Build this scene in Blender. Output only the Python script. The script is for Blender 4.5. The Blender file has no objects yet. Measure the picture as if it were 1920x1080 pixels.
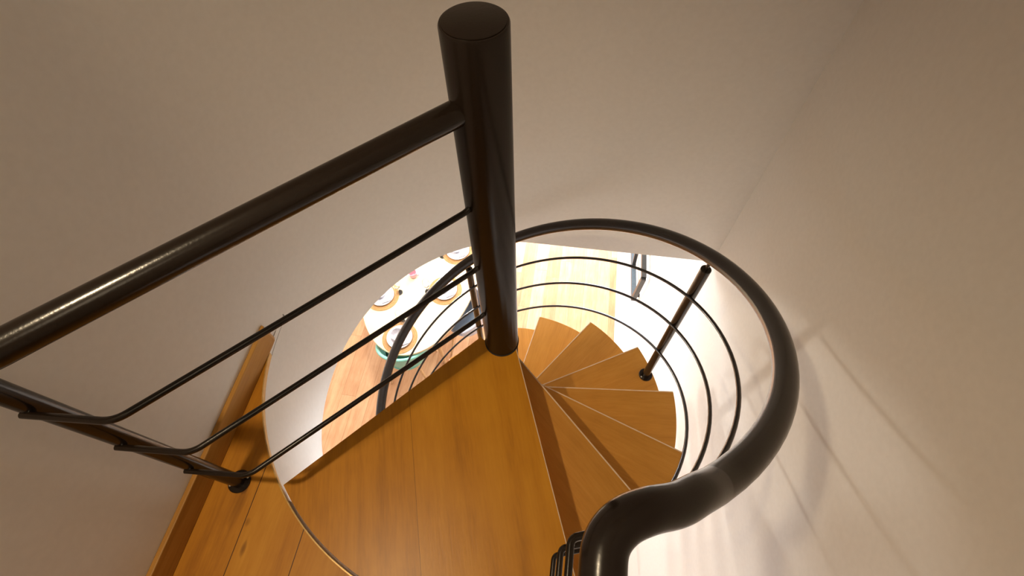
import bpy, bmesh, math, random
from math import sin, cos, radians, pi, hypot, sqrt, atan2, degrees
from mathutils import Vector, Matrix
from mathutils.geometry import tessellate_polygon
random.seed(4)
C = bpy.context.scene.collection
# ------------------------------------------------------------------ frame
# room frame: origin on the stair axis at landing level, +x towards the right
# wall, +y towards the back wall.
YAW = radians(-10.199); AX, AY = -0.0378, 0.6568
mx, my = cos(YAW), sin(YAW)
def W(x, y, z=0.0):            # surveyed point -> room frame
    dx, dy = x - AX, y - AY
    return Vector((dx*mx + dy*my, -dx*my + dy*mx, z))
RISE, STEP = 0.177, 24.7156
TH0 = -78.867 + 10.199
RT, RNEW, HN = 0.672, 0.05, 1.0125
RWELL, MLEFT, WBACK, MRIGHT = 0.730, -0.722, 0.762, 0.848
ZC, ZF, ZTOP = -0.503, -3.667, 2.75
RH, ZH = 0.622, 0.884
RODZ = (0.657, 0.452, 0.230)

# ------------------------------------------------------------------ materials
def new_mat(name):
    m = bpy.data.materials.new(name); m.use_nodes = True
    nt = m.node_tree; b = nt.nodes['Principled BSDF']
    return m, nt, b
def noise_mat(name, col, col2, rough=0.5, metal=0.0, scale=20.0, bump=0.0, spec=0.5, coat=0.0):
    m, nt, b = new_mat(name)
    tc = nt.nodes.new('ShaderNodeTexCoord')
    n = nt.nodes.new('ShaderNodeTexNoise'); n.inputs['Scale'].default_value = scale
    n.inputs['Detail'].default_value = 5
    nt.links.new(tc.outputs['Object'], n.inputs['Vector'])
    r = nt.nodes.new('ShaderNodeValToRGB')
    r.color_ramp.elements[0].position = 0.3; r.color_ramp.elements[1].position = 0.7
    r.color_ramp.elements[0].color = (*col, 1); r.color_ramp.elements[1].color = (*col2, 1)
    nt.links.new(n.outputs['Fac'], r.inputs['Fac'])
    nt.links.new(r.outputs['Color'], b.inputs['Base Color'])
    b.inputs['Roughness'].default_value = rough; b.inputs['Metallic'].default_value = metal
    b.inputs['Specular IOR Level'].default_value = spec
    b.inputs['Coat Weight'].default_value = coat
    if bump:
        bp = nt.nodes.new('ShaderNodeBump'); bp.inputs['Strength'].default_value = bump
        bp.inputs['Distance'].default_value = 0.002
        nt.links.new(n.outputs['Fac'], bp.inputs['Height']); nt.links.new(bp.outputs['Normal'], b.inputs['Normal'])
    return m
def wood_mat(name, dark, mid, light, grain_angle=0.0, plank=None, plank_len=1.4, seam=0.0025, rough=0.38,
             knots=None, offset=(0, 0), plankvar=0.5, seamcol=(0.06, 0.022, 0.006), seam_dark=1.0):
    """grain runs along local y after rotating by grain_angle; plank = plank width or None"""
    m, nt, b = new_mat(name); N = nt.nodes.new; L = nt.links.new
    tc = N('ShaderNodeTexCoord')
    mp = N('ShaderNodeMapping'); mp.inputs['Rotation'].default_value = (0, 0, grain_angle)
    mp.inputs['Location'].default_value = (offset[0], offset[1], 0)
    L(tc.outputs['Object'], mp.inputs['Vector'])
    sx = N('ShaderNodeSeparateXYZ'); L(mp.outputs['Vector'], sx.inputs['Vector'])
    def math_(op, a, b_=None, clamp=False):
        n = N('ShaderNodeMath'); n.operation = op; n.use_clamp = clamp
        for i, v in enumerate((a, b_)):
            if v is None: continue
            if isinstance(v, (int, float)): n.inputs[i].default_value = v
            else: L(v, n.inputs[i])
        return n.outputs[0]
    x, y, z = sx.outputs
    if plank:
        px = math_('DIVIDE', x, plank); ix = math_('FLOOR', px); fx = math_('FRACT', px)
        wn = N('ShaderNodeTexWhiteNoise'); wn.noise_dimensions = '1D'; L(ix, wn.inputs['W'])
        yo = math_('ADD', math_('DIVIDE', y, plank_len), math_('MULTIPLY', wn.outputs['Value'], 7.3))
        iy = math_('FLOOR', yo); fy = math_('FRACT', yo)
        w2 = N('ShaderNodeTexWhiteNoise'); w2.noise_dimensions = '2D'
        cb = N('ShaderNodeCombineXYZ'); L(ix, cb.inputs[0]); L(iy, cb.inputs[1]); L(cb.outputs[0], w2.inputs['Vector'])
        rnd = w2.outputs['Value']
        e1 = math_('MULTIPLY', math_('MINIMUM', fx, math_('SUBTRACT', 1.0, fx)), plank)
        e2 = math_('MULTIPLY', math_('MINIMUM', fy, math_('SUBTRACT', 1.0, fy)), plank_len)
        ed = math_('MINIMUM', e1, e2)
        gap = math_('LESS_THAN', ed, seam/2)
    else:
        rnd = None; gap = None
    # stretched grain
    cv = N('ShaderNodeCombineXYZ')
    shift = math_('MULTIPLY', rnd, 13.7) if rnd else 0.0
    gx = math_('ADD', math_('MULTIPLY', x, 1.0), shift) if rnd else x
    L(gx, cv.inputs[0]); L(math_('MULTIPLY', y, 0.09), cv.inputs[1]); L(z, cv.inputs[2])
    n1 = N('ShaderNodeTexNoise'); n1.inputs['Scale'].default_value = 22; n1.inputs['Detail'].default_value = 8
    n1.inputs['Roughness'].default_value = 0.62; n1.inputs['Distortion'].default_value = 0.4
    L(cv.outputs[0], n1.inputs['Vector'])
    n2 = N('ShaderNodeTexNoise'); n2.inputs['Scale'].default_value = 170; n2.inputs['Detail'].default_value = 3
    L(cv.outputs[0], n2.inputs['Vector'])
    n3 = N('ShaderNodeTexNoise'); n3.inputs['Scale'].default_value = 6; n3.inputs['Detail'].default_value = 3
    L(mp.outputs['Vector'], n3.inputs['Vector'])
    f = math_('ADD', math_('MULTIPLY', n1.outputs['Fac'], 0.55), math_('MULTIPLY', n2.outputs['Fac'], 0.2))
    f = math_('ADD', f, math_('MULTIPLY', n3.outputs['Fac'], 0.25))
    if rnd: f = math_('ADD', f, math_('MULTIPLY', math_('SUBTRACT', rnd, 0.5), plankvar*0.4))
    r = N('ShaderNodeValToRGB'); el = r.color_ramp.elements
    el[0].position = 0.30; el[0].color = (*dark, 1); el[1].position = 0.72; el[1].color = (*light, 1)
    e = el.new(0.5); e.color = (*mid, 1)
    L(f, r.inputs['Fac']); col = r.outputs['Color']
    if knots:
        so = N('ShaderNodeSeparateXYZ'); L(tc.outputs['Object'], so.inputs['Vector'])
        kn = None
        for kx, ky, rx, ry, st in knots:
            dx = math_('DIVIDE', math_('SUBTRACT', so.outputs[0], kx), rx); dy = math_('DIVIDE', math_('SUBTRACT', so.outputs[1], ky), ry)
            d2 = math_('ADD', math_('MULTIPLY', dx, dx), math_('MULTIPLY', dy, dy))
            d2 = math_('MULTIPLY', d2, math_('ADD', 0.3, math_('MULTIPLY', n2.outputs['Fac'], 1.4)))
            q = math_('MULTIPLY', math_('SUBTRACT', 1.0, d2, True), st)
            kn = q if kn is None else math_('MAXIMUM', kn, q)
        mk = N('ShaderNodeMix'); mk.data_type = 'RGBA'
        L(kn, mk.inputs['Factor']); L(col, mk.inputs['A']); mk.inputs['B'].default_value = (dark[0]*0.3, dark[1]*0.22, dark[2]*0.2, 1)
        col = mk.outputs['Result']
    if gap:
        mg = N('ShaderNodeMix'); mg.data_type = 'RGBA'
        L(math_('MULTIPLY', gap, seam_dark), mg.inputs['Factor']); L(col, mg.inputs['A']); mg.inputs['B'].default_value = (*seamcol, 1)
        col = mg.outputs['Result']
    L(col, b.inputs['Base Color'])
    b.inputs['Roughness'].default_value = rough; b.inputs['Specular IOR Level'].default_value = 0.3
    bp = N('ShaderNodeBump'); bp.inputs['Strength'].default_value = 0.12; bp.inputs['Distance'].default_value = 0.001
    L(n2.outputs['Fac'], bp.inputs['Height']); L(bp.outputs['Normal'], b.inputs['Normal'])
    return m

M_WALL = noise_mat('wall_plaster', (0.81, 0.79, 0.76), (0.84, 0.82, 0.79), 0.85, scale=60, bump=0.05, spec=0.2)
M_WALL2 = noise_mat('lower_wall_paint', (0.86, 0.84, 0.82), (0.88, 0.86, 0.84), 0.8, scale=60, spec=0.2)
M_CEIL = noise_mat('ceiling_paint', (0.82, 0.80, 0.77), (0.84, 0.82, 0.79), 0.9, scale=30)
M_METAL = noise_mat('dark_bronze_paint', (0.010, 0.006, 0.0035), (0.015, 0.009, 0.0055), 0.21, metal=0.0, scale=260, bump=0.07, spec=0.45)
M_METAL2 = noise_mat('dark_bronze_tube', (0.010, 0.0065, 0.005), (0.015, 0.010, 0.0075), 0.21, scale=200, bump=0.04, spec=0.42)
M_SCREW = noise_mat('steel_screw', (0.55, 0.52, 0.46), (0.65, 0.62, 0.55), 0.3, metal=0.9, scale=100)
M_BLACK = noise_mat('black_steel', (0.012, 0.012, 0.013), (0.02, 0.02, 0.022), 0.4, scale=80)
M_GREYSTEEL = noise_mat('blue_grey_steel', (0.05, 0.075, 0.10), (0.07, 0.10, 0.13), 0.4, scale=80)
KNOTS = [(-0.617, -0.525, 0.011, 0.018, 0.85), (-0.617, -0.56, 0.016, 0.07, 0.35), (-0.575, -0.60, 0.008, 0.012, 0.4), (-0.56, -0.66, 0.008, 0.02, 0.6)]
M_LANDING = wood_mat('landing_boards', (0.32, 0.115, 0.008), (0.50, 0.205, 0.014), (0.62, 0.29, 0.030), plank=0.16,
                     plank_len=9, seam=0.0022, knots=KNOTS, offset=(0.583, 0.35), rough=0.42)
M_PLATFORM = wood_mat('platform_veneer', (0.34, 0.130, 0.006), (0.52, 0.215, 0.010), (0.62, 0.28, 0.018), grain_angle=radians(-18.2),
                      plank=0.8, plank_len=9, seam=0.0012, rough=0.36, offset=(0.297, 0.0), plankvar=0.2, seam_dark=0.6)
M_FLOORLOW = wood_mat('lower_oak_boards', (0.34, 0.165, 0.075), (0.47, 0.25, 0.125), (0.60, 0.36, 0.20), plank=0.155,
                      plank_len=1.5, seam=0.004, rough=0.45, plankvar=0.7, seamcol=(0.2, 0.09, 0.04), seam_dark=0.5)
M_SKIRT = wood_mat('skirting_oak', (0.30, 0.135, 0.025), (0.46, 0.225, 0.045), (0.56, 0.30, 0.075), rough=0.45)
M_LITEDGE = noise_mat('painted_lit_edge', (0.72, 0.54, 0.38), (0.82, 0.66, 0.50), 0.4, scale=40)  # pale colour imitates light on the tread front faces
M_BRASS = noise_mat('gilded_edge', (0.48, 0.30, 0.08), (0.62, 0.42, 0.16), 0.35, metal=0.3, scale=60)
M_TABLE = noise_mat('pale_birch_top', (0.52, 0.42, 0.27), (0.58, 0.48, 0.32), 0.4, scale=8)
M_MAT = noise_mat('woven_rattan', (0.26, 0.13, 0.045), (0.40, 0.22, 0.085), 0.8, scale=90, bump=0.5)
M_CHINA = noise_mat('white_china', (0.56, 0.55, 0.60), (0.62, 0.61, 0.66), 0.2, scale=10)
M_BOWL = noise_mat('grey_glaze', (0.26, 0.26, 0.31), (0.42, 0.41, 0.46), 0.3, scale=35)
M_PINK = noise_mat('pink_glaze', (0.60, 0.26, 0.33), (0.66, 0.33, 0.40), 0.3, scale=20)
M_TEAL = noise_mat('teal_plastic', (0.17, 0.46, 0.39), (0.20, 0.50, 0.43), 0.4, scale=10)
M_TEALD = noise_mat('teal_cushion', (0.03, 0.20, 0.16), (0.05, 0.26, 0.21), 0.9, scale=200, bump=0.3)
M_SLATE = noise_mat('slate_fabric', (0.11, 0.16, 0.23), (0.14, 0.20, 0.28), 0.85, scale=200, bump=0.3)
M_SLATEL = noise_mat('pale_slate_shell', (0.40, 0.44, 0.55), (0.46, 0.50, 0.60), 0.5, scale=20)
M_LEGWOOD = noise_mat('beech_leg', (0.50, 0.32, 0.16), (0.58, 0.38, 0.20), 0.5, scale=30)
def glass_mat():
    m, nt, b = new_mat('clear_glass')
    b.inputs['Base Color'].default_value = (0.95, 0.97, 0.98, 1); b.inputs['Roughness'].default_value = 0.03
    b.inputs['Transmission Weight'].default_value = 1.0; b.inputs['IOR'].default_value = 1.45
    return m
M_GLASS = glass_mat()

# ------------------------------------------------------------------ mesh helpers
def link(name, bm, mat, parent=None, smooth=False, bevel=0.0, loc=None):
    bmesh.ops.recalc_face_normals(bm, faces=bm.faces)
    me = bpy.data.meshes.new(name); bm.to_mesh(me); bm.free()
    o = bpy.data.objects.new(name, me); C.objects.link(o); me.materials.append(mat)
    if smooth:
        for p in me.polygons: p.use_smooth = True
        try: me.set_sharp_from_angle(angle=radians(40))
        except Exception: pass
    if bevel:
        md = o.modifiers.new('bevel', 'BEVEL'); md.width = bevel; md.segments = 2; md.limit_method = 'ANGLE'
        md.angle_limit = radians(50)
    if parent is not None: o.parent = parent
    if loc is not None: o.location = loc
    return o
def tag(o, label=None, cat=None, group=None, kind=None):
    if label: o['label'] = label
    if cat: o['category'] = cat
    if group: o['group'] = group
    if kind: o['kind'] = kind
    return o
def empty(name, loc=(0, 0, 0), rz=0.0):
    o = bpy.data.objects.new(name, None); C.objects.link(o); o.location = loc; o.rotation_euler = (0, 0, rz)
    o.empty_display_size = 0.1
    return o
def struct(name, bm, mat, smooth=False):
    return tag(link(name, bm, mat, smooth=smooth), kind='structure')
def prism(bm, pts, z0, z1):
    lo = [bm.verts.new((p[0], p[1], z0)) for p in pts]; hi = [bm.verts.new((p[0], p[1], z1)) for p in pts]
    n = len(pts)
    for i in range(n): bm.faces.new((lo[i], lo[(i+1) % n], hi[(i+1) % n], hi[i]))
    if n > 4:
        for a, b, c in tessellate_polygon([[Vector((p[0], p[1], 0)) for p in pts]]):
            bm.faces.new((lo[a], lo[b], lo[c])); bm.faces.new((hi[a], hi[c], hi[b]))
    else: bm.faces.new(lo[::-1]); bm.faces.new(hi)
def box(bm, x0, x1, y0, y1, z0, z1):
    prism(bm, [(x0, y0), (x1, y0), (x1, y1), (x0, y1)], z0, z1)
def sheet(bm, pts, z0, z1):        # vertical strip along an open polyline
    v = [(bm.verts.new((p[0], p[1], z0)), bm.verts.new((p[0], p[1], z1))) for p in pts]
    for a, b in zip(v, v[1:]): bm.faces.new((a[0], b[0], b[1], a[1]))
def thick_sheet(bm, pts, z0, z1, t):   # wall with thickness t to the left of the path
    off = []
    for i, p in enumerate(pts):
        a = Vector(pts[max(i-1, 0)]); b = Vector(pts[min(i+1, len(pts)-1)]); d = (b-a).normalized()
        off.append((p[0]-d.y*t, p[1]+d.x*t))
    prism(bm, list(pts)+off[::-1], z0, z1)
def tube(bm, pts, r, seg=16, caps=True, flat=None):
    pts = [Vector(p) for p in pts]; n = len(pts)
    rs = r if isinstance(r, (list, tuple)) else [r]*n
    T = []
    for i in range(n):
        a = pts[max(i-1, 0)]; b = pts[min(i+1, n-1)]; T.append((b-a).normalized())
    nrm = T[0].orthogonal().normalized(); rings = []
    for i in range(n):
        nrm = (nrm - T[i]*nrm.dot(T[i])).normalized(); bn = T[i].cross(nrm)
        rings.append([bm.verts.new(pts[i] + (nrm*cos(2*pi*k/seg) + bn*sin(2*pi*k/seg))*rs[i]) for k in range(seg)])
    for a, b in zip(rings, rings[1:]):
        for k in range(seg): bm.faces.new((a[k], a[(k+1) % seg], b[(k+1) % seg], b[k]))
    if caps: bm.faces.new(rings[0][::-1]); bm.faces.new(rings[-1])
def lathe(bm, prof, seg=32, c=(0, 0, 0)):
    rings = []
    for r, z in prof:
        if r < 1e-6: rings.append([bm.verts.new((c[0], c[1], c[2]+z))])
        else: rings.append([bm.verts.new((c[0]+r*cos(2*pi*k/seg), c[1]+r*sin(2*pi*k/seg), c[2]+z)) for k in range(seg)])
    for a, b in zip(rings, rings[1:]):
        for k in range(seg):
            q = [a[k % len(a)], a[(k+1) % len(a)], b[(k+1) % len(b)], b[k % len(b)]]
            u = []
            for v in q:
                if v not in u: u.append(v)
            if len(u) > 2: bm.faces.new(u)
    if len(rings[0]) > 1: bm.faces.new(rings[0][::-1])
    if len(rings[-1]) > 1: bm.faces.new(rings[-1])
def spline(pts, sub=8):
    P = [Vector(p) for p in pts]; out = []
    for i in range(len(P)-1):
        p0 = P[max(i-1, 0)]; p1 = P[i]; p2 = P[i+1]; p3 = P[min(i+2, len(P)-1)]
        for k in range(sub):
            t = k/sub
            out.append(0.5*((2*p1) + (p2-p0)*t + (2*p0-5*p1+4*p2-p3)*t*t + (3*p1-p0-3*p2+p3)*t**3))
    out.append(P[-1]); return out
def fillet(pts, r, seg=6):
    P = [Vector(p) for p in pts]; out = [P[0]]
    for a, b, c in zip(P, P[1:], P[2:]):
        u = (a-b).normalized(); v = (c-b).normalized(); d = min(r, (a-b).length*0.45, (c-b).length*0.45)
        s = b+u*d; e = b+v*d
        for k in range(seg+1):
            t = k/seg; out.append(s*(1-t)**2 + b*2*t*(1-t) + e*t*t)
    out.append(P[-1]); return out

# ------------------------------------------------------------------ the setting
def well_r(phi):               # radius of the rounded well wall, phi 90..180 deg in the room frame
    s = (phi-90)/90.0
    s = s*s*(3-2*s)
    return WBACK*(1-s) + (-MLEFT)*s
curve = [(well_r(p)*cos(radians(p)), well_r(p)*sin(radians(p))) for p in [90+2*i for i in range(46)]]   # back -> left
CUSP = -sqrt(RWELL**2-MLEFT**2)
SLAB_X = 0.24
a0 = 180.0; AL = 190.0; a1 = degrees(atan2(-sqrt(RWELL**2-SLAB_X**2), SLAB_X)) % 360
def slab_r(phi):
    s = min(1.0, (phi-180)/25.0); s = s*s*(3-2*s); return -MLEFT + (RWELL+MLEFT)*s
larc = [(slab_r(p)*cos(radians(p)), slab_r(p)*sin(radians(p))) for p in [a0+(a1-a0)*i/90 for i in range(91)]]
Y0, Y1, YEND = -3.6, 6.0, -1.8

bm = bmesh.new(); thick_sheet(bm, [(MLEFT, 0), (MLEFT, Y0)][::-1], 0, ZTOP, 0.10); struct('wall_left', bm, M_WALL)
bm = bmesh.new()
pts = curve[::-1]
sheet(bm, pts, ZC, ZTOP); struct('wall_back_left', bm, M_WALL, smooth=True)
bm = bmesh.new(); box(bm, 0, MRIGHT, WBACK, WBACK+0.12, ZC, ZTOP); struct('wall_back', bm, M_WALL)
bm = bmesh.new(); box(bm, MRIGHT, MRIGHT+0.1, Y0, Y1, ZF, ZTOP); struct('wall_right', bm, M_WALL)
bm = bmesh.new(); box(bm, MLEFT-0.1, MRIGHT+0.1, Y0-0.1, Y0, ZC, ZTOP); struct('wall_front', bm, M_WALL)
bm = bmesh.new(); box(bm, MLEFT-0.3, MRIGHT+0.2, Y0-0.1, WBACK+0.3, ZTOP, ZTOP+0.05); struct('ceiling', bm, M_CEIL)
# landing floor: boards, cut on the round well
lland = [q for q in larc if degrees(atan2(q[1], q[0])) % 360 >= AL]
land = [(MLEFT, lland[0][1])] + lland + [(SLAB_X, YEND), (MRIGHT, YEND), (MRIGHT, Y0), (MLEFT, Y0)]
bm = bmesh.new(); prism(bm, land, -0.022, 0.0); struct('floor', bm, M_LANDING)
# plastered slab face below the landing
bm = bmesh.new(); sheet(bm, larc + [(SLAB_X, YEND), (MRIGHT, YEND)], ZC, -0.022)
led = [q for q in larc if degrees(atan2(q[1], q[0])) % 360 <= AL+3.5 and q[1] < -0.004]
prism(bm, [(MLEFT-0.003, -0.001)] + led + [(MLEFT-0.003, led[-1][1])], -0.02, -0.0005)
struct('wall_slab', bm, M_WALL, smooth=True)
# gilded strip on the rim of the opening
bm = bmesh.new()
rim_o = lland
rim_i = [(x*(1-0.003/0.73), y*(1-0.003/0.73)) for x, y in lland]
rv = [[bm.verts.new((p[0], p[1], z)) for p, z in ((o, -0.022), (o, 0.0008), (i_, 0.0008), (i_, -0.005))] for o, i_ in zip(rim_o, rim_i)]
for a, b in zip(rv, rv[1:]):
    for k in range(4): bm.faces.new((a[k], a[(k+1) % 4], b[(k+1) % 4], b[k]))
struct('trim_1', bm, M_BRASS)
# black strip standing in for shade between the landing and the top tread
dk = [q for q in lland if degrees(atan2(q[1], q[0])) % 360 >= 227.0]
bm = bmesh.new(); sheet(bm, [(x*(1-0.0025/0.73), y*(1-0.0025/0.73)) for x, y in dk], -0.09, -0.0045); struct('gap_shade_strip', bm, M_BLACK)
# lower ceiling with the well cut out
low = [(MRIGHT, WBACK)] + curve[:-1] + larc + [(SLAB_X, YEND), (MRIGHT, YEND), (MRIGHT, -4), (-4, -4), (-4, Y1), (MRIGHT, Y1)]
bm = bmesh.new(); lv = [bm.verts.new((x, y, ZC)) for x, y in low]
for a, b, c in tessellate_polygon([[Vector((x, y, 0)) for x, y in low]]): bm.faces.new((lv[a], lv[b], lv[c]))
struct('ceiling_lower', bm, M_CEIL)
bm = bmesh.new(); box(bm, -4, MRIGHT, -4, Y1, ZF-0.05, ZF); struct('floor_lower', bm, M_FLOORLOW)
bm = bmesh.new(); box(bm, -4, MRIGHT+0.1, Y1, Y1+0.1, ZF, ZC); struct('wall_far', bm, M_WALL2)
bm = bmesh.new(); box(bm, -4.1, -4, -4, Y1, ZF, ZC); struct('wall_lower_left', bm, M_WALL2)
bm = bmesh.new(); box(bm, -4, MRIGHT+0.1, -4.1, -4, ZF, ZC); struct('wall_lower_front', bm, M_WALL2)
# skirting board on the left wall, rounded end
bm = bmesh.new()
sk = [(MLEFT, Y0), (MLEFT+0.014, Y0), (MLEFT+0.014, CUSP-0.005), (MLEFT+0.013, CUSP+0.012), (MLEFT+0.008, CUSP+0.022), (MLEFT, CUSP+0.025)]
prism(bm, sk, 0.0, 0.082); o = link('baseboard_left', bm, M_SKIRT, bevel=0.003); tag(o, kind='structure')

# ------------------------------------------------------------------ spiral staircase
stair = tag(empty('spiral_staircase', (0, 0, ZF)),
            'spiral staircase of orange-brown wooden winder treads around a thick dark metal newel post', 'staircase')
def on_stair(o):
    o.parent = stair; o.matrix_parent_inverse = Matrix.Translation((0, 0, -ZF)); return o
bm = bmesh.new()
lathe(bm, [(RNEW, ZF), (RNEW, HN-0.004), (RNEW-0.0015, HN-0.001), (RNEW-0.003, HN-0.0005), (0, HN-0.0005)], 64)
post = on_stair(link('newel_post', bm, M_METAL, smooth=True))
bm = bmesh.new(); lathe(bm, [(RNEW-0.0042, HN-0.002), (RNEW-0.0042, HN+0.0008), (RNEW-0.006, HN+0.0015), (0, HN+0.0015)], 64)
cap = link('cap', bm, M_METAL, smooth=True); cap.parent = post
bm = bmesh.new(); lathe(bm, [(RNEW+0.0028, 0.0), (RNEW+0.0028, 0.004), (RNEW-0.001, 0.004)], 48)
ring = link('base_ring', bm, M_BLACK, smooth=True); ring.parent = post

def line_pts(th, d):
    u = Vector((cos(th), sin(th))); n = Vector((-u.y, u.x)); return n*d, u
def hit(o, u, R):
    b = o.dot(u); c = o.dot(o)-R*R; return -b+sqrt(b*b-c)
TT = 0.036
def tread(k):
    th = radians(TH0+k*STEP); o, u = line_pts(th, 0.0502)
    thb = radians(TH0+(k-1)*STEP); ob, ub = line_pts(thb, 0.0502-0.028)
    e = o+u*hit(o, u, RT); eb = ob+ub*hit(ob, ub, RT)
    A0 = atan2(eb.y, eb.x); A1 = atan2(e.y, e.x)
    while A1 < A0: A1 += 2*pi
    pts = [tuple(ob), *[(RT*cos(A0+(A1-A0)*i/14), RT*sin(A0+(A1-A0)*i/14)) for i in range(15)], tuple(o)]
    z = -k*RISE
    bm = bmesh.new(); prism(bm, [(p[0], p[1]) for p in pts], -TT, 0)
    # local frame of each tread: x across, grain along the nosing
    g = wood_tread(th)
    bmesh.ops.transform(bm, matrix=Matrix.Rotation(-(th-pi/2), 4, 'Z'), verts=bm.verts)
    t = link('tread', bm, g, bevel=0.002)
    t.parent = stair; t.location = (0, 0, z-ZF); t.rotation_euler = (0, 0, th-pi/2)
    # pale strip imitating the lit front face of the nosing (tread frame: nosing runs along +y at x=-0.0502)
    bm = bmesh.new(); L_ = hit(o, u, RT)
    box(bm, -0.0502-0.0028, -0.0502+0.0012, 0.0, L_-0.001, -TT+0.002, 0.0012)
    s = link('lit_edge_strip', bm, M_LITEDGE); s.parent = t
    return t
M_TREAD = wood_mat('tread_veneer', (0.42, 0.185, 0.028), (0.54, 0.255, 0.045), (0.62, 0.32, 0.07), rough=0.36)
def wood_tread(th): return M_TREAD
for k in range(1, 21): tread(k)
# top platform
th = radians(TH0); o, u = line_pts(th, 0.036)
L1 = W(-0.098, 0.667); L2 = W(-0.633, 0.258)
lu = (L2-L1).normalized().to_2d(); lo_ = L1.to_2d()
RP = 0.7195
pe = o+u*hit(o, u, RP); pl = lo_+lu*hit(lo_, lu, RP)
A0 = atan2(pl.y, pl.x) % (2*pi); A1 = atan2(pe.y, pe.x) % (2*pi)
apex = W(-0.1035, 0.674).to_2d()
pts = [tuple(o+u*0.0), (0.0, 0.0), (apex.x*0.83, apex.y*0.83-0.008), tuple(apex), tuple(pl)] + [(RP*cos(A0+(A1-A0)*i/40), RP*sin(A0+(A1-A0)*i/40)) for i in range(1, 41)]
bm = bmesh.new(); prism(bm, pts, -TT, 0.0)
plat = link('landing_tread', bm, M_PLATFORM, bevel=0.0015); plat['label'] = 'large wedge-shaped top tread level with the landing'
on_stair(plat)
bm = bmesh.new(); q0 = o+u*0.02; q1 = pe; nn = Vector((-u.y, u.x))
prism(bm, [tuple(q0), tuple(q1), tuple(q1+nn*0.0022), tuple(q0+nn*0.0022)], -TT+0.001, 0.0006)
s = link('lit_edge_strip', bm, M_LITEDGE); s.parent = plat  # same pale strip, painting the platform edge as lit

# ------------------------------------------------------------------ curved railing
def helix(R, z0, t0, t1, step=3.0):
    n = max(2, int(abs(t1-t0)/step))
    return [Vector((R*cos(radians(TH0+t)), R*sin(radians(TH0+t)), z0-t/STEP*RISE)) for t in [t0+(t1-t0)*i/n for i in range(n+1)]]
crail = tag(empty('curved_railing', (0, 0, ZF)),
            'curved dark bronze stair railing winding down around the outer ends of the treads', 'railing')
def on_rail(o, par):
    o.parent = par; return o
TEND = 20.3*STEP
def to_lift(bm): bmesh.ops.translate(bm, vec=(0, 0, -ZF), verts=bm.verts)
top = [W(0.190, 0.079, 0.822), W(0.158, 0.066, 0.850), W(0.122, 0.0585, 0.874), W(0.094, 0.048, 0.884), W(0.0765, 0.030, 0.885),
       W(0.069, 0.0, 0.884), W(0.060, -0.045, 0.884), W(0.025, -0.24, 0.884), W(-0.04, -0.60, 0.884)]
hp = helix(RH, 0.882, TEND, 14, 3.0)
path = hp[:-1] + spline([hp[-2], hp[-1]] + top, 8)[8:]
bm = bmesh.new(); tube(bm, path, 0.0218, 28); to_lift(bm)
on_rail(link('handrail', bm, M_METAL2, smooth=True), crail)
for z in RODZ:
    hp = helix(RH, z, TEND, 7, 3.0)
    tail = [W(0.145, 0.066, z-0.01), W(0.115, 0.0615, z-0.003), W(0.085, 0.057, z)]
    corner = fillet([W(0.085, 0.057, z), W(0.0655, 0.0535, z), W(0.0575, 0.010, z), W(-0.04, -0.53, z)], 0.014, 8)
    path = hp + spline([hp[-1]] + tail, 5)[1:-1] + corner
    bm = bmesh.new(); tube(bm, path, 0.0055, 12); to_lift(bm)
    on_rail(link('rod', bm, M_METAL2, smooth=True), crail)
def baluster(par, x, y, z0, z1, zrail, r=0.0165, base=ZF):
    bm = bmesh.new()
    lathe(bm, [(r, z0), (r, z1-0.002), (r-0.002, z1), (0, z1)], 28, (x, y, -base))
    b = link('baluster', bm, M_METAL2, smooth=True); b.parent = par
    bm = bmesh.new(); lathe(bm, [(0.0055, z1-0.002), (0.0055, zrail)], 12, (x, y, -base))
    p = link('pin', bm, M_METAL2, smooth=True); p.parent = b
    bm = bmesh.new(); lathe(bm, [(0.030, z0), (0.030, z0+0.004), (0.028, z0+0.006), (r, z0+0.006)], 32, (x, y, -base))
    f = link('base_flange', bm, M_METAL2, smooth=True); f.parent = b
    for s in (0.6, 0.6+pi):
        bm = bmesh.new(); lathe(bm, [(0.0035, z0+0.005), (0.0035, z0+0.0072), (0.002, z0+0.0082), (0, z0+0.0082)], 12,
                                (x+0.0235*cos(s), y+0.0235*sin(s), -base))
        w = link('screw', bm, M_SCREW, smooth=True); w.parent = b
    return b
for i, t in enumerate([91.5, 183.3, 275.1, 366.9, 458.7]):
    k = int(t//STEP)+1
    R_ = 0.6385 if i < 6 else RH
    a = radians(TH0+t); zt = 0.882-t/STEP*RISE
    baluster(crail, R_*cos(a), R_*sin(a), -k*RISE, zt-0.075, zt-0.018)
pb = W(0.012, -0.28)
baluster(crail, pb.x, pb.y, 0.0, 0.82, 0.87)

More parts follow.
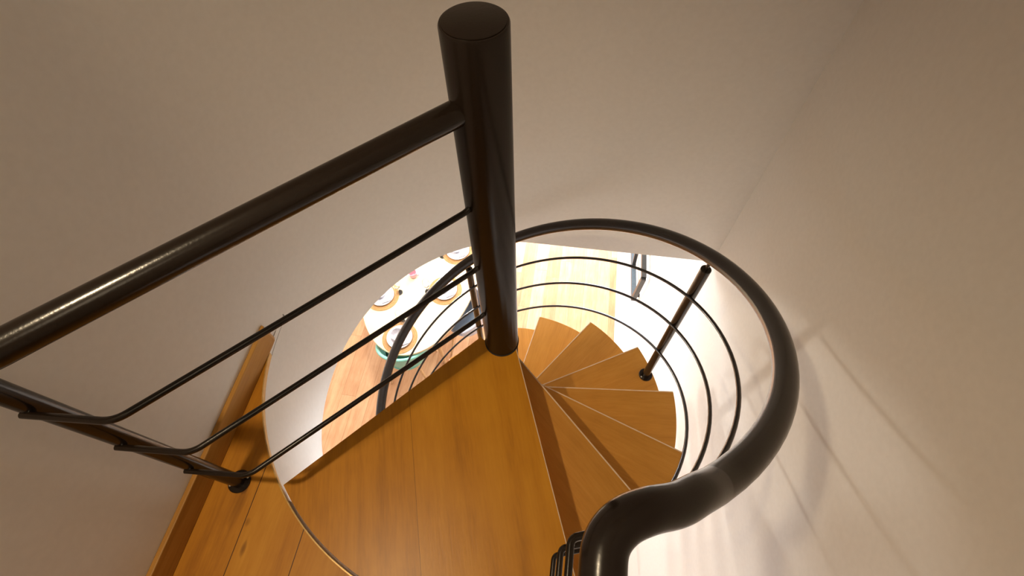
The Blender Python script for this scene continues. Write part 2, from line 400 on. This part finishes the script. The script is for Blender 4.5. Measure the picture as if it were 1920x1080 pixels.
# ------------------------------------------------------------------ straight guard railing on the landing
guard = tag(empty('guard_railing', (0, 0, 0)),
            'straight dark bronze guard railing from the newel post to the left wall', 'railing')
AZ = radians(216.060+10.199); gu = Vector((cos(AZ), sin(AZ), 0))
PX, PY = W(-0.756, 0.269).x, W(-0.756, 0.269).y
bm = bmesh.new()
tube(bm, fillet([gu*0.04+Vector((0, 0, ZH)), gu*0.735+Vector((0, 0, ZH)), Vector((MLEFT+0.004, gu.y*0.735, ZH))], 0.05, 10), 0.0215, 28)
on_rail(link('handrail', bm, M_METAL, smooth=True), guard)
for z in RODZ:
    b0 = gu*0.715
    bm = bmesh.new()
    n0 = gu*0.046
    pts = fillet([Vector((n0.x, n0.y, z+0.006)), Vector((n0.x, n0.y, z))+gu*0.012, Vector((b0.x, b0.y, z)),
                  Vector((PX-0.004, PY-0.0175, z))], 0.022, 8)
    tube(bm, pts, 0.0062, 14)
    on_rail(link('rod', bm, M_METAL, smooth=True), guard)
baluster(guard, PX, PY, 0.0, ZH-0.01, ZH, r=0.0168, base=0.0)

# ------------------------------------------------------------------ lower room things
ZT = ZF+0.74
TC = W(-0.925, 3.02); TCx, TCy = TC.x, TC.y
tab = tag(empty('dining_table', (TCx, TCy, ZF)), 'oval dining table with a pale wooden top on the lower floor, laid for a meal', 'table')
bm = bmesh.new(); n = 72
prism(bm, [(0.62*cos(2*pi*i/n), 1.10*sin(2*pi*i/n)) for i in range(n)], 0.712, 0.74)
link('tabletop', bm, M_TABLE, tab, bevel=0.004)
for sx in (-1, 1):
    for sy in (-1, 1):
        bm = bmesh.new(); tube(bm, [(sx*0.25, sy*0.76, 0.713), (sx*0.30, sy*0.82, 0.0)], [0.028, 0.017], 14)
        link('leg', bm, M_LEGWOOD, tab, smooth=True)
bm = bmesh.new()
for sx in (-1, 1): box(bm, sx*0.22-0.012, sx*0.22+0.012, -0.72, 0.72, 0.64, 0.712)
for sy in (-1, 1): box(bm, -0.22, 0.22, sy*0.72-0.012, sy*0.72+0.012, 0.64, 0.712)
link('apron', bm, M_LEGWOOD, tab)

def obj1(name, bm, mat, label, cat, group=None, loc=None, smooth=True):
    return tag(link(name, bm, mat, smooth=smooth, loc=loc), label, cat, group)
where = ['at the table end by the teal chair',
         'on the table side by the white wall edge',
         'behind the curved handrail, on the table side by the slate-blue chair',
         'farthest up the table, next to the newel post']
spots = [W(-1.112, 2.118), W(-1.335, 2.60), W(-0.690, 2.640), W(-0.570, 3.13)]
inward = [(0.15, 0.98), (0.98, 0.1), (-0.98, 0.1), (-0.95, -0.2)]
def mat_bm():
    bm = bmesh.new(); prof = [(0, 0.0), (0.160, 0.0)]
    for i in range(9, -1, -1):
        r0 = 0.012+i*0.0165
        prof += [(r0+0.0125, 0.004), (r0+0.006, 0.0065), (r0, 0.004)]
    prof += [(0, 0.004)]; lathe(bm, prof, 40); return bm
def plate_bm(R):
    bm = bmesh.new(); lathe(bm, [(0, 0), (R*0.55, 0), (R*0.62, 0.004), (R, 0.018), (R, 0.021), (R*0.62, 0.009), (R*0.55, 0.006), (0, 0.006)], 40); return bm
def bowl_bm():
    bm = bmesh.new(); lathe(bm, [(0, 0), (0.030, 0), (0.05, 0.015), (0.066, 0.045), (0.063, 0.045), (0.047, 0.018), (0.028, 0.006), (0, 0.005)], 32); return bm
def glass_bm():
    bm = bmesh.new()
    lathe(bm, [(0, 0), (0.034, 0), (0.034, 0.002), (0.006, 0.008), (0.004, 0.015), (0.004, 0.085), (0.012, 0.095), (0.033, 0.12), (0.038, 0.15),
               (0.031, 0.195), (0.0295, 0.195), (0.0365, 0.15), (0.0315, 0.121), (0.010, 0.098), (0, 0.096)], 28); return bm
def napkin_bm():
    bm = bmesh.new()
    for i in range(3):
        box(bm, -0.05+i*0.003, 0.05-i*0.002, -0.02-i*0.001, 0.02-i*0.002, 0.004*i, 0.004*i+0.0035)
    bmesh.ops.rotate(bm, cent=(0, 0, 0), matrix=Matrix.Rotation(0.5, 3, 'Z'), verts=bm.verts); return bm
for i, (s, wh, iv) in enumerate(zip(spots, where, inward)):
    obj1('placemat', mat_bm(), M_MAT, 'round woven tan placemat '+wh, 'placemat', 'placemats on the dining table', (s.x, s.y, ZT))
    obj1('dinner_plate', plate_bm(0.125), M_CHINA, 'white dinner plate '+wh, 'plate', 'dinner plates on the dining table', (s.x, s.y, ZT+0.0068))
    obj1('bowl', bowl_bm(), M_BOWL, 'small grey bowl '+wh, 'bowl', 'bowls on the dining table', (s.x-0.02, s.y+0.01, ZT+0.0138))
    obj1('napkin', napkin_bm(), M_CHINA, 'folded white napkin '+wh, 'napkin', 'napkins on the dining table', (s.x+0.062, s.y-0.058, ZT+0.028), smooth=False)
    g = Vector(iv)*0.17
    obj1('wine_glass', glass_bm(), M_GLASS, 'clear wine glass '+wh, 'glass', 'glasses on the dining table', (s.x+g.x-0.05*iv[1], s.y+g.y+0.05*iv[0], ZT))
cupp = W(-1.03, 2.83)
cup = empty('cup', (cupp.x, cupp.y, ZT)); tag(cup, 'small pink cup on the pale tabletop near the white wall edge', 'cup')
bm = bmesh.new(); lathe(bm, [(0, 0), (0.028, 0), (0.038, 0.02), (0.042, 0.075), (0.0385, 0.075), (0.034, 0.022), (0.025, 0.006), (0, 0.005)], 28)
link('body', bm, M_PINK, cup, smooth=True)
bm = bmesh.new(); tube(bm, [(0.038+0.022*sin(pi*i/8), 0, 0.018+0.045*i/8) for i in range(9)], 0.0045, 10)
link('handle', bm, M_PINK, cup, smooth=True)

def shell_chair(name, loc, rz, label, shell, cushion):
    t = tag(empty(name, loc, rz), label, 'chair')
    # curved shell backrest with low arms (chair faces +y)
    bm = bmesh.new(); N_ = 26; rows = 6; V = []
    for i in range(N_+1):
        a = pi + pi*i/N_ ; a = radians(172)+radians(196)*i/N_
        back = max(0, -sin(a)); top_ = 0.60+0.13*back**0.8
        ring_ = []
        for j in range(rows+1):
            s = j/rows; z = 0.42+(top_-0.42)*s; R = 0.215+0.045*s
            ring_.append((R*cos(a), R*0.92*sin(a), z))
        V.append(ring_)
    th_ = 0.016
    o_ = [[bm.verts.new(p) for p in r] for r in V]
    i_ = [[bm.verts.new((p[0]*(1-th_/0.22), p[1]*(1-th_/0.22), p[2])) for p in r] for r in V]
    for i in range(N_):
        for j in range(rows):
            bm.faces.new((o_[i][j], o_[i+1][j], o_[i+1][j+1], o_[i][j+1])); bm.faces.new((i_[i][j], i_[i][j+1], i_[i+1][j+1], i_[i+1][j]))
        bm.faces.new((o_[i][rows], o_[i+1][rows], i_[i+1][rows], i_[i][rows])); bm.faces.new((o_[i][0], i_[i][0], i_[i+1][0], o_[i+1][0]))
    for i in (0, N_):
        for j in range(rows): bm.faces.new((o_[i][j], o_[i][j+1], i_[i][j+1], i_[i][j]))
    link('backrest', bm, shell, t, smooth=True, bevel=0.004)
    bm = bmesh.new(); tube(bm, [(V[i][rows][0]*0.965, V[i][rows][1]*0.965, V[i][rows][2]) for i in range(N_+1)], 0.016, 12)
    link('rim', bm, shell, t, smooth=True)
    bm = bmesh.new(); lathe(bm, [(0, 0.415), (0.19, 0.415), (0.212, 0.425), (0.212, 0.445), (0, 0.445)], 36)
    link('seat', bm, shell, t, smooth=True)
    bm = bmesh.new(); lathe(bm, [(0, 0.445), (0.185, 0.445), (0.196, 0.455), (0.190, 0.475), (0.15, 0.485), (0, 0.487)], 36)
    link('cushion', bm, cushion, t, smooth=True)
    for sx in (-1, 1):
        for sy in (-1, 1):
            bm = bmesh.new(); tube(bm, [(sx*0.13, sy*0.13, 0.418), (sx*0.215, sy*0.205, 0.0)], [0.016, 0.010], 12)
            link('leg', bm, M_LEGWOOD, t, smooth=True)
    return t
c1 = W(-1.11, 2.115)
shell_chair('dining_chair', (c1.x, c1.y, ZF), radians(4), 'teal rounded armchair pushed up to the near end of the oval table', M_TEAL, M_TEALD)
c2 = W(-0.50, 2.47)
shell_chair('dining_chair', (c2.x, c2.y, ZF), radians(100), 'slate-blue chair at the right side of the oval table, behind the thin baluster', M_SLATEL, M_SLATE)

# black steel frame fixed to the right wall of the lower room
rack = tag(empty('wall_rack', (MRIGHT, 1.7, -2.55)), 'angular black and blue-grey steel frame fixed to the white wall of the lower room', 'rack')
bm = bmesh.new()
def rel(p): return (p[0]-MRIGHT, p[1]-1.7, p[2]+2.55)
def bar(bm, a, b, w):
    a = Vector(a); b = Vector(b); d = (b-a).normalized(); s = Vector((1, 0, 0)); n_ = d.cross(s).normalized()
    v = [bm.verts.new(p) for p in (a+s*w+n_*w, a-s*w+n_*w, a-s*w-n_*w, a+s*w-n_*w, b+s*w+n_*w, b-s*w+n_*w, b-s*w-n_*w, b+s*w-n_*w)]
    for q in ((0, 1, 2, 3), (7, 6, 5, 4), (0, 4, 5, 1), (1, 5, 6, 2), (2, 6, 7, 3), (3, 7, 4, 0)): bm.faces.new([v[i] for i in q])
xr = MRIGHT-0.05
bm = bmesh.new(); bar(bm, rel((xr, 1.56, -2.20)), rel((xr, 1.50, -1.80)), 0.018); bar(bm, rel((xr, 1.50, -1.80)), rel((xr, 2.6, -1.80)), 0.018)
link('upper_bar', bm, M_BLACK, rack)
bm = bmesh.new(); bar(bm, rel((xr, 1.55, -2.21)), rel((xr, 2.6, -2.33)), 0.02); link('lower_bar', bm, M_GREYSTEEL, rack)
bm = bmesh.new(); bar(bm, rel((xr, 1.92, -2.25)), rel((xr, 2.05, -1.82)), 0.014); link('brace', bm, M_BLACK, rack)
for yy, zz in ((1.60, -2.216), (1.75, -1.80)):
    bm = bmesh.new(); box(bm, -0.05, 0.0, yy-1.7-0.012, yy-1.7+0.012, zz+2.55-0.012, zz+2.55+0.012); link('bracket', bm, M_BLACK, rack)

# ------------------------------------------------------------------ lights
def area(name, loc, target, size, power, col, size_y=None):
    l = bpy.data.lights.new(name, 'AREA'); l.energy = power; l.color = col; l.size = size
    if size_y: l.shape = 'RECTANGLE'; l.size_y = size_y
    o = bpy.data.objects.new(name, l); C.objects.link(o); o.location = loc
    d = Vector(target)-Vector(loc); o.rotation_euler = d.to_track_quat('-Z', 'Y').to_euler(); return o
def point(name, loc, r, power, col):
    l = bpy.data.lights.new(name, 'POINT'); l.energy = power; l.color = col; l.shadow_soft_size = r
    o = bpy.data.objects.new(name, l); C.objects.link(o); o.location = loc; return o
sl = bpy.data.lights.new('landing_lamp', 'SPOT'); sl.energy = 112; sl.color = (1.0, 0.78, 0.50); sl.shadow_soft_size = 0.045
sl.spot_size = radians(75); sl.spot_blend = 1.0
so_ = bpy.data.objects.new('landing_lamp', sl); C.objects.link(so_); so_.location = (-0.69, -0.80, 2.5)
so_.rotation_euler = (Vector((-0.15, -0.40, 0))-Vector(so_.location)).to_track_quat('-Z', 'Y').to_euler()
point('landing_fill', (0.0, -1.6, 2.3), 0.25, 7, (1.0, 0.80, 0.55))
area('lower_pendant', (-0.6, 2.8, -0.62), (-0.6, 2.8, -3), 0.7, 55, (1.0, 0.90, 0.76))
area('lower_window_light', (0.0, 5.6, -2.0), (-0.2, 1.0, -2.2), 2.2, 560, (0.86, 0.93, 1.0))
point('table_lamp', (-1.5, 1.75, -1.5), 0.085, 95, (1.0, 0.93, 0.82))
point('stair_uplight', (0.25, 0.0, -3.3), 0.08, 13, (1.0, 0.92, 0.84))
w = bpy.data.worlds.new('world'); bpy.context.scene.world = w; w.use_nodes = True
w.node_tree.nodes['Background'].inputs['Color'].default_value = (0.9, 0.8, 0.7, 1)
w.node_tree.nodes['Background'].inputs['Strength'].default_value = 0.03

# ------------------------------------------------------------------ camera
cd = bpy.data.cameras.new('camera'); cam = bpy.data.objects.new('camera', cd); C.objects.link(cam)
cd.sensor_width = 36.0; cd.lens = 918.2*36.0/1920.0; cd.clip_start = 0.02; cd.clip_end = 60
PITCH, ROLL = radians(58.5531), radians(-2.2176)
fw = Vector((0, cos(PITCH), -sin(PITCH))); up0 = Vector((0, sin(PITCH), cos(PITCH))); rt0 = Vector((1, 0, 0))
rt = cos(ROLL)*rt0 + sin(ROLL)*up0; up = -sin(ROLL)*rt0 + cos(ROLL)*up0
def rotv(v): return Vector((v.x*mx + v.y*my, -v.x*my + v.y*mx, v.z))
rt, up, fw = rotv(rt), rotv(up), rotv(fw)
m4 = Matrix((( rt.x, up.x, -fw.x, 0), (rt.y, up.y, -fw.y, 0), (rt.z, up.z, -fw.z, 0), (0, 0, 0, 1)))
m4.translation = W(0, 0, 1.3884)
cam.matrix_world = m4
bpy.context.scene.camera = cam
vs = bpy.context.scene.view_settings
vs.view_transform = 'Standard'; vs.look = 'None'; vs.exposure = 0.0
